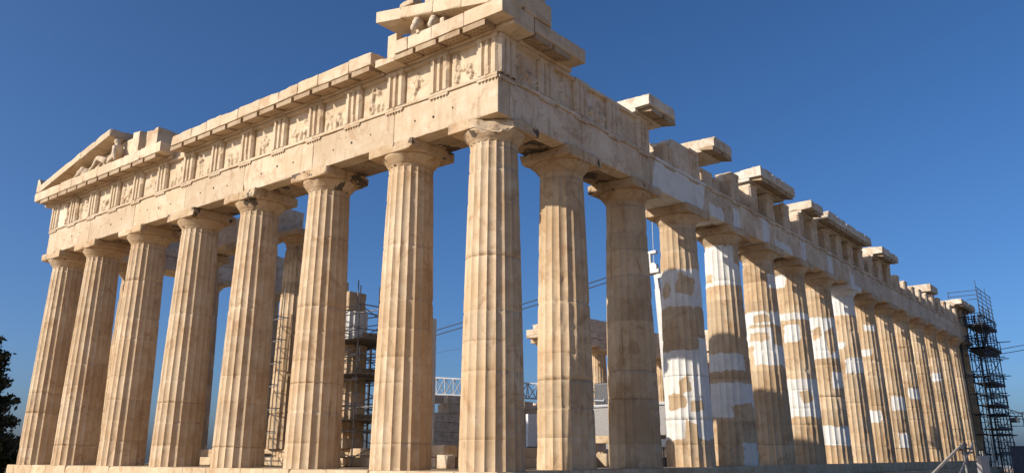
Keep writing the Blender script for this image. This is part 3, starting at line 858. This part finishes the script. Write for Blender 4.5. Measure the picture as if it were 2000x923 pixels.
horse_head((.22, -2.5, b0), math.radians(15), .62, 'small worn marble horse head tucked under the sloping cornice beside the larger one')
mb = MB(); rough_box(mb, (.1, -2.2, 13.76), (.4, -2.0, 14.10), .04, .1, .05, seed=1501)
tag(mb.build('sculpture_fragment', M_stat, None), 'upright stub of broken marble sculpture right of the horse heads', 'fragment')
horse_head((.2, -26.9, b0), math.radians(-60), .72, 'worn marble horse neck rearing near the far left end of the pediment')

# ------------------------------------------------------------------ scaffolds
def scaffold(name, x0, x1, y0, y1, z0, z1, label, mat, r=.026, lift=2.0, decks=(), nx=2, ny=2, over=.35, rails=(), group='tube scaffold towers', ladder=None, braces=True, dmat=None, posts_up=.9):
    root = empty(name, ((x0+x1)/2, (y0+y1)/2, z0), label, 'scaffold', group); rn = random.Random(int(abs(x0*10)+abs(y0)*7))
    X, Y = np.linspace(x0, x1, nx), np.linspace(y0, y1, ny)
    for x in X:
        for y in Y:
            m = MB(); tube(m, (x, y, z0), (x, y, z1+rn.uniform(.1, posts_up)), r, 8); box(m, (x-.08, y-.08, z0), (x+.08, y+.08, z0+.02)); m.build('post', mat, root)
    m = MB(); z = z0+.35
    while z < z1+.01:
        for x in X: tube(m, (x+r*2, y0-over*rn.random(), z), (x+r*2, y1+over*rn.random(), z), r, 6)
        for y in Y: tube(m, (x0-over*rn.random(), y+r*2, z+.06), (x1+over*rn.random(), y+r*2, z+.06), r, 6)
        z += lift
    m.build('ledger', mat, root)
    m = MB(); z = z0+.35; k = 0
    while z+lift < z1+.01:
        a, b = (y0, y1) if k % 2 else (y1, y0)
        for x in (x0-r*2, x1+r*2): tube(m, (x, a, z), (x, b, z+lift), r*.8, 6)
        a, b = (x0, x1) if k % 2 else (x1, x0)
        for y in (y0-r*2, y1+r*2): tube(m, (a, y, z), (b, y, z+lift), r*.8, 6)
        z += lift; k += 1
    if braces: m.build('brace', mat, root)
    for (dz, ya, yb) in decks:
        m = MB(); n = 4; wd = (x1-x0+.3)/n
        for q in range(n): box(m, (x0-.15+q*wd+.01, ya, dz), (x0-.15+(q+1)*wd-.01, yb, dz+.06), rn.uniform(-.5, .5), .005)
        box(m, (x0-.15, yb-.04, dz+.065), (x1+.15, yb, dz+.24), 0, .005)
        m.build('platform', dmat or M_plank, root)
        for x in (x0-r*2.2, x1+r*2.2):
            m = MB()
            for h in (.55, 1.05): tube(m, (x, ya, dz+h), (x, yb, dz+h), r*.8, 6)
            for yy in (ya+.05, yb-.05): tube(m, (x, yy, dz), (x, yy, dz+1.1), r*.8, 6)
            m.build('guard_rail', mat, root)
    if ladder:
        lx, ly, lz0, lz1 = ladder; m = MB()
        for s in (-.2, .2): tube(m, (lx, ly+s, lz0), (lx, ly+s, lz1), r*.8, 6)
        z = lz0+.2
        while z < lz1: tube(m, (lx, ly-.2, z), (lx, ly+.2, z), r*.6, 6); z += .33
        m.build('ladder', mat, root)
    return root
scaffold('scaffold_tower', -5.05, -4.2, -17.75, -16.75, 0, 7.3, 'narrow grey tube scaffold tower in front of the tall inner column', M_steel, .022, 1.0, nx=2, ny=2, over=.3, braces=False)
scaffold('scaffold_tower', -7.4, -4.85, -14.6, -11.35, 0, 7.0, 'grey tube scaffold with plank decks around the broken inner column stump', M_steel, .026, 1.0, nx=3, ny=3, over=.3,
         decks=((4.95, -14.7, -10.9), (3.55, -14.7, -11.1), (1.75, -14.7, -11.1)))
nw = scaffold('scaffold_tower', -72.8, -66.2, .3, 1.55, -1.6, 13.2, 'tall dark scaffold tower with black decks at the far end of the right flank', M_dsteel, .042, 1.7, nx=5, ny=2, over=1.2,
         decks=((11.6, .15, 1.7), (9.6, .1, 1.8), (9.35, .12, 1.6), (6.5, .2, 1.65), (4.6, .2, 1.65), (2.6, .2, 1.65), (.5, .2, 1.65)), ladder=(-69.5, 1.1, -1.5, 13), dmat=M_dplank)
for z in (12.6, 13.0, 13.4, 13.8, 14.2, 14.6, 15.0):
    m = MB(); tube(m, (-73.4, 1.55, z), (-66.0, 1.55, z), .033, 6)
    if z > 14: tube(m, (-68.0, -1.2 if z > 14.3 else .4, z), (-68.0, 1.55, z), .033, 6)
    m.build('guard_rail', M_dsteel, nw)
for x in (-66.2, -68.4, -70.6, -72.8):
    m = MB(); tube(m, (x, 1.55, 12.5), (x, 1.55, 15.3+.3*math.sin(x*7)), .026, 6); m.build('post', M_dsteel, nw)
m = MB(); tube(m, (-68.0, -1.1, 13.8), (-68.0, -1.1, 15.1), .028, 6); m.build('post', M_dsteel, nw)
m = MB(); tube(m, (-66.3, 1.45, 9.7), (-69.5, 1.45, 11.6), .14, 6); m.build('chute', M_dplank, nw)
m = MB(); rough_box(m, (-67.03, -3.4, -.0), (-66.97, -.45, 10.3), .005, 0, .5, seed=2); rough_box(m, (-67.2, -3.3, 0), (-64.9, -3.24, 5.4), .005, 0, .5, seed=3)  # unseen net panels added to keep the sun off the end column
rough_box(m, (-70.6, .35, 0), (-69.8, .40, 13.0), .005, 0, .5, seed=4)
m.build('sun_blocker_net', M_blocker_net, nw)
m = MB()
a, b = np.array((-68.0, 1.6, 4.3)), np.array((-66.2, 4.2, 3.3))
for o_ in ((0, 0, .25), (0, 0, -.25)): tube(m, a+np.array(o_), b+np.array(o_), .035, 6)
for q in range(8):
    p0 = a+(b-a)*q/8; p1 = a+(b-a)*(q+1)/8; s = .25 if q % 2 else -.25
    tube(m, p0+np.array((0, 0, s)), p1+np.array((0, 0, -s)), .025, 6)
for (p, q) in (((2.3, 2.8), (2.3, 3.9)), ((2.3, 3.9), (4.4, 3.9)), ((4.4, 3.9), (4.4, 2.8)), ((4.4, 2.8), (2.3, 2.8)), ((3.5, 2.8), (3.5, 3.9))):
    tube(m, (-66.2, p[0], p[1]), (-66.2, q[0], q[1]), .035, 6)
box(m, (-66.5, 2.5, 3.1), (-66.25, 3.2, 3.5))
m.build('hoist_arm', M_dsteel, nw)

# ------------------------------------------------------------------ crane standing inside the temple
cr = empty('crane', (-31.0, -13.8, 0), 'white crane with a lattice jib and pulley mast standing inside the temple', 'crane')
m = MB(); m2 = MB()
t0, t1 = np.array((-30, -10.7, 3.0)), np.array((-30, -11.2, 12.4))
ax = np.array((0, 1, 0)); 
def beam(mb, a, b, wx, wy):
    a, b = np.array(a, float), np.array(b, float); V = []
    for p in (a, b):
        for sx, sy in ((-1, -1), (1, -1), (1, 1), (-1, 1)): V.append(p+np.array((sx*wx, sy*wy, 0)))
    mb.add(np.array(V), [(0, 1, 5, 4), (1, 2, 6, 5), (2, 3, 7, 6), (3, 0, 4, 7), (4, 5, 6, 7), (3, 2, 1, 0)], 0, None, False)
beam(m, t0, (-30, -11.05, 10.8), .2, .18); beam(m, (-30, -11.05, 10.5), t1, .15, .13)
m.build('mast', M_paint, cr)
m = MB()
box(m, (-30.35, -11.75, 11.85), (-29.65, -10.8, 12.1)); tube(m, (-30.2, -11.3, 12.3), (-29.8, -11.3, 12.3), .28, 16); tube(m, (-30.2, -10.9, 11.7), (-29.8, -10.9, 11.7), .2, 16)
beam(m, (-30, -11.62, 12.0), (-30, -11.62, 13.4), .10, .13); beam(m, (-30, -10.9, 12.0), (-30, -10.45, 10.4), .06, .1)
tube(m, (-30, -11.3, 12.2), (-30, -11.25, 17.5), .025, 6); box(m, (-30.15, -11.45, 13.2), (-29.85, -11.05, 13.4))
m.build('mast_head', M_paint, cr)
m = MB()
for o_ in (-.12, .12, .3): tube(m, (-30+o_, -10.7, 11.8), (-30.2, -10.45+o_*.3, 4.2), .018, 5)
m.build('hoist_rope', M_cable, cr)
m = MB()
ja, jb = np.array((-30, -15.2, 4.25)), np.array((-30, -33.0, 5.75))
U_ = lambda t, h, d: ja+(jb-ja)*t+np.array((d, 0, h*(.42+.25*t)))
for h, d in ((1, 0), (-1, -.45), (-1, .45)): tube(m, U_(0, h, d), U_(1, h, d), .075 if h > 0 else .06, 6)
nseg = 20
for q in range(nseg):
    a_, b_ = q/nseg, (q+.5)/nseg; c_ = (q+1)/nseg
    for d in (-.45, .45): tube(m, U_(a_, -1, d), U_(b_, 1, 0), .04, 5); tube(m, U_(b_, 1, 0), U_(c_, -1, d), .04, 5)
    tube(m, U_(a_, -1, -.45), U_(a_, -1, .45), .035, 5)
m.build('jib', M_jib, cr)
m = MB(); box(m, (-32.3, -16.3, 1.6), (-29.5, -10.4, 3.4), 0, .05); box(m, (-31.6, -15.6, 0), (-30.2, -11.5, 1.6), 0, .03)
m.build('crane_body', M_greyp, cr)
m = MB(); box(m, (-32.4, -16.4, 3.42), (-29.4, -10.3, 3.6), 0, .02); m.build('body_roof', M_jib, cr)
m = MB(); box(m, (-31.2, -16.0, 3.62), (-29.6, -14.3, 5.0), 0, .06); m.build('cab', M_dark, cr)
m = MB()
for z in (12.25, 11.95): 
    P0, P1 = np.array((-30, -11.4, z)), np.array((-6.0, -11.0+.0, z))
m.add(*([np.zeros((3, 3)), []])) if False else None
# two guy cables from the mast head down to the anchor beyond the south flank
for k_, (za, zb) in enumerate(((12.62, 9.0), (12.30, 8.58))):
    P = [np.array((-30, -11.4, za))+(np.array((-30, -38.5, zb))-np.array((-30, -11.4, za)))*t-np.array((0, 0, .12*4*t*(1-t))) for t in np.linspace(0, 1, 12)]
    polytube(m, P, .04, 5)
tube(m, (-30, -38.5, -1.6), (-30, -38.5, 9.1), .12, 8)
m.build('guy_cable', M_cable, cr)
m = MB(); P = [np.array((-40., -60, 9))+(np.array((-40., -8, 12.2))-np.array((-40., -60, 9)))*t-np.array((0, 0, 2*t*(1-t))) for t in np.linspace(0, 1, 16)]
polytube(m, P, .012, 5); tube(m, (-40, -60, -1.6), (-40, -60, 9.05), .1, 8); tube(m, (-40, -8, 0), (-40, -8, 12.3), .1, 8)
tag(m.build('overhead_cable', M_cable, None), 'thin dark cable slung between two posts behind the front columns', 'cable')
m = MB()
for dz in (0, -.42):
    P = [np.array((-70.5, 2.0, 9.75+dz))+(np.array((-40., 40., 11.9+dz))-np.array((-70.5, 2.0, 9.75+dz)))*t-np.array((0, 0, 1.2*t*(1-t))) for t in np.linspace(0, 1, 14)]
    polytube(m, P, .03, 5)
tube(m, (-40, 40, -1.6), (-40, 40, 12.1), .12, 8)
tag(m.build('overhead_cable', M_cable, None), 'pair of dark cables running out from the far scaffold tower to the right edge', 'cable')

# ------------------------------------------------------------------ loose things on the platform
def block(lo, hi, seed, label, mat=M_floor, group='marble blocks lying inside the temple'):
    m = MB(); rough_box(m, lo, hi, .02, .12, .12, seed=seed)
    return tag(m.build('marble_block', mat, None, ((lo[0]+hi[0])/2, (lo[1]+hi[1])/2, lo[2])), label, 'stone block', group)
block((-5.25, -7.9, 0), (-4.3, -6.35, .35), 1601, 'large marble block lying on the floor behind the nearest front columns', M_grey)
block((-5.2, -7.75, .36), (-4.5, -6.1, .78), 1602, 'pale squared block resting on the larger marble block', M_floor)
block((-4.2, -5.75, 0), (-3.75, -5.3, .45), 1603, 'small sunlit marble block standing beside the corner column', M_stat)
block((-6.3, -14.5, .70), (-5.4, -12.6, 1.1), 1604, 'low broken marble slab at the foot of the scaffolded stump', M_grey)
block((-12.8, -6.1, 0), (-12.0, -3.4, .5), 1605, 'long marble beam lowest in the pile seen between the second and third flank columns', M_floor)
block((-12.8, -5.8, .9), (-12.1, -3.5, 1.2), 1606, 'long marble beam topmost in the pile between the second and third flank columns', M_floor)
block((-12.7, -5.6, .505), (-12.2, -5.0, .895), 1607, 'short stone packing piece between the two long marble beams', M_grey)
block((-12.7, -4.0, .505), (-12.2, -3.6, .895), 1608, 'squarish packing stone near the right end of the two long beams', M_grey)
block((-4.9, -13.9, .355), (-4.3, -13.0, .70), 1611, 'sunlit squared block on the porch step left of the scaffolded stump', M_block)
block((-4.75, -12.7, .355), (-4.2, -11.6, .62), 1612, 'long low marble slab on the porch step in front of the scaffolded stump', M_grey)
block((-3.9, -11.9, 0), (-3.3, -11.1, .4), 1613, 'rough marble lump on the floor right of the scaffolded stump', M_grey)
block((-4.6, -19.6, .355), (-4.15, -18.95, .75), 1614, 'squared pale block on the porch step beside the grey steps', M_block)
st = MB()
for k_ in range(4): box(st, (-4.3+k_*-.28, -18.9, 0), (-4.02+k_*-.28, -18.0, .2*(k_+1)), 0, .01)
tag(st.build('site_steps', M_greyp, None), 'small set of grey temporary steps at the foot of the narrow scaffold', 'steps')
hut = empty('site_screen', (-27, -18.1, 0), 'white upright site screen seen in the gap right of the corner column', 'screen')
m = MB(); box(m, (-29, -18.2, .95), (-25, -18.02, 2.92), 0, .01); m.build('screen_panel', M_hut, hut)
m = MB(); box(m, (-28.9, -18.3, 0), (-25.1, -17.9, .945), 0, .02); m.build('base', M_dark, hut)
std = empty('folding_stand', (-9, -5.6, 0), 'white folding stand with tilted boards behind the corner column', 'stand')
m = MB(); tube(m, (-9, -5.95, .5), (-9, -5.45, .12), .03, 6); tube(m, (-9, -5.95, .05), (-9, -5.3, .48), .03, 6); tube(m, (-8.7, -5.75, .72), (-8.7, -5.4, .3), .05, 6); m.build('leg', M_hut, std)
m = MB(); box(m, (-9.2, -5.55, .32), (-8.9, -5.2, .62), 0, .02); m.build('board', M_hut, std)
m = MB(); tube(m, (-8.8, -5.6, 0), (-8.8, -5.6, .25), .1, 12, r2=.12); m.build('bucket', M_hut, std)
lt = empty('work_lamp', (-13, -2.05, 0), 'white work lamp on a dark stand left of the first white patched flank column', 'lamp')
m = MB(); box(m, (-13.12, -2.25, .75), (-12.95, -1.85, 1.05), 0, .03); m.build('lamp_head', M_hut, lt)
m = MB(); tube(m, (-13, -2.05, .3), (-13, -2.05, .78), .025, 8); m.build('stem', M_dark, lt)
m = MB(); box(m, (-13.15, -2.2, 0), (-12.85, -1.9, .35), 0, .03); m.build('base', M_dark, lt)

# foreground right: poles, panel, dark container
def gz(x, y): return -1.62
pp = empty('pole_frame', (-11.5, 9, -1.6), 'pale wooden poles lashed together in the lower right corner', 'poles')
m = MB(); tube(m, (-16.2+11.8, 9.1, -1.6+.95), (-11.35, 9, .68), .055, 10); tube(m, (-4.4, 9.1, -1.6), (-4.4, 9.1, -.6), .055, 8)
m.V = []; m.F = []; m.T = []; m.W = []; m.n = 0; m.sharp = []
tube(m, (-.2, 9.0, -1.45), (-11.35, 9.0, .68), .042, 10); m.build('pole', M_wood, pp)
m = MB(); tube(m, (-13.35, 9.02, .82), (-5.0, 9.3, -1.6), .028, 8); m.build('brace', M_steel, pp)
m = MB(); tube(m, (-11.45, 9.1, -1.6), (-11.3, 9.1, .8), .035, 8); m.build('post', M_steel, pp)
m = MB()
for k_ in range(6):
    c_ = (-11.5-.1*k_+.25, 9.05, .60+.05*(k_ % 3)); tube(m, (c_[0]-.1, c_[1]-.05, c_[2]), (c_[0]+.1, c_[1]+.08, c_[2]+.05), .05, 8)
tube(m, (-12.9, 9.05, .62), (-11.2, 9.05, .66), .03, 6); tube(m, (-12.9, 9.05, .52), (-11.2, 9.05, .50), .03, 6)
m.build('clamp', M_dark, pp)
pn = empty('panel_post', (-12.4, 9.3, -1.6), 'grey rectangular panel with two prongs standing beside the lashed poles', 'panel')
m = MB(); box(m, (-13.25, 9.28, -1.6), (-12.0, 9.42, .42), 0, .02); m.build('panel', M_greyp, pn)
for x in (-12.4, -12.8):
    m = MB(); tube(m, (x, 9.35, .42), (x, 9.35, .56), .02, 6); m.build('prong', M_greyp, pn)
ct = empty('container', (-60, 6, -1.6), 'dark blue grey corrugated container at the right edge beside the scaffold tower', 'container')
m = MB(); box(m, (-63, 3.05, -1.5), (-60, 9, 1.05), 0, .02)
y = 3.15
while y < 8.9: box(m, (-60.0+.003, y, -1.3), (-59.95, y+.12, .95), 0, .01); y += .27
m.build('container_body', M_box, ct)
m = MB(); box(m, (-63.05, 3.0, 1.055), (-59.9, 9.05, 1.13), 0, .02); m.build('container_roof', M_box, ct)

# ------------------------------------------------------------------ tree beyond the left end
def tree(x, y, z0, z1, R, seed):
    root = empty('conifer_tree', (x, y, z0), 'dark ragged conifer standing beyond the left end of the temple', 'tree')
    rn = random.Random(seed); mt = MB()
    polytube(mt, [(x, y, z0), (x+.1, y, z0+3), (x, y+.1, z1-1)], .2, 8)
    Vs, Fs = [], []; n = 0
    NR = np.random.default_rng(seed)
    for b in range(300):
        t = (b+rn.random())/300; z = z0+.8+t*(z1-z0-1); a = rn.uniform(0, 2*math.pi); L = R*(1-.6*t)*rn.uniform(.7, 1.12)
        tip = np.array((x+L*math.cos(a), y+L*math.sin(a), z+rn.uniform(-.1, .5)*L)); base = np.array((x, y, z-.2))
        tube(mt, base, tip, .045, 5, caps=False, r2=.012)
        m_ = 260; s = NR.uniform(.25, 1.08, m_)**.8; c = base+(tip-base)*s[:, None]+NR.normal(0, 1, (m_, 3))*(.09+.20*(1-np.abs(s-.55)))[:, None]*np.array((1, 1, .6))
        d1 = NR.normal(0, 1, (m_, 3)); d1 /= np.linalg.norm(d1, axis=1)[:, None]; d2 = np.cross(d1, NR.normal(0, 1, (m_, 3))); d2 /= np.linalg.norm(d2, axis=1)[:, None]
        sz = NR.uniform(.10, .24, m_)[:, None]
        V = np.stack([c-d1*sz, c+d2*sz*.45, c+d1*sz, c-d2*sz*.45], 1).reshape(-1, 3); Vs.append(V)
        Fs += [(n+4*i, n+4*i+1, n+4*i+2, n+4*i+3) for i in range(m_)]; n += 4*m_
    mt.build('trunk', M_bark, root)
    mc = MB(); mc.add(np.concatenate(Vs), Fs, 0, None, False); mc.build('crown', M_leaf, root)
tree(-1.5, -44.2, -2.2, 7.8, 4.2, 4)
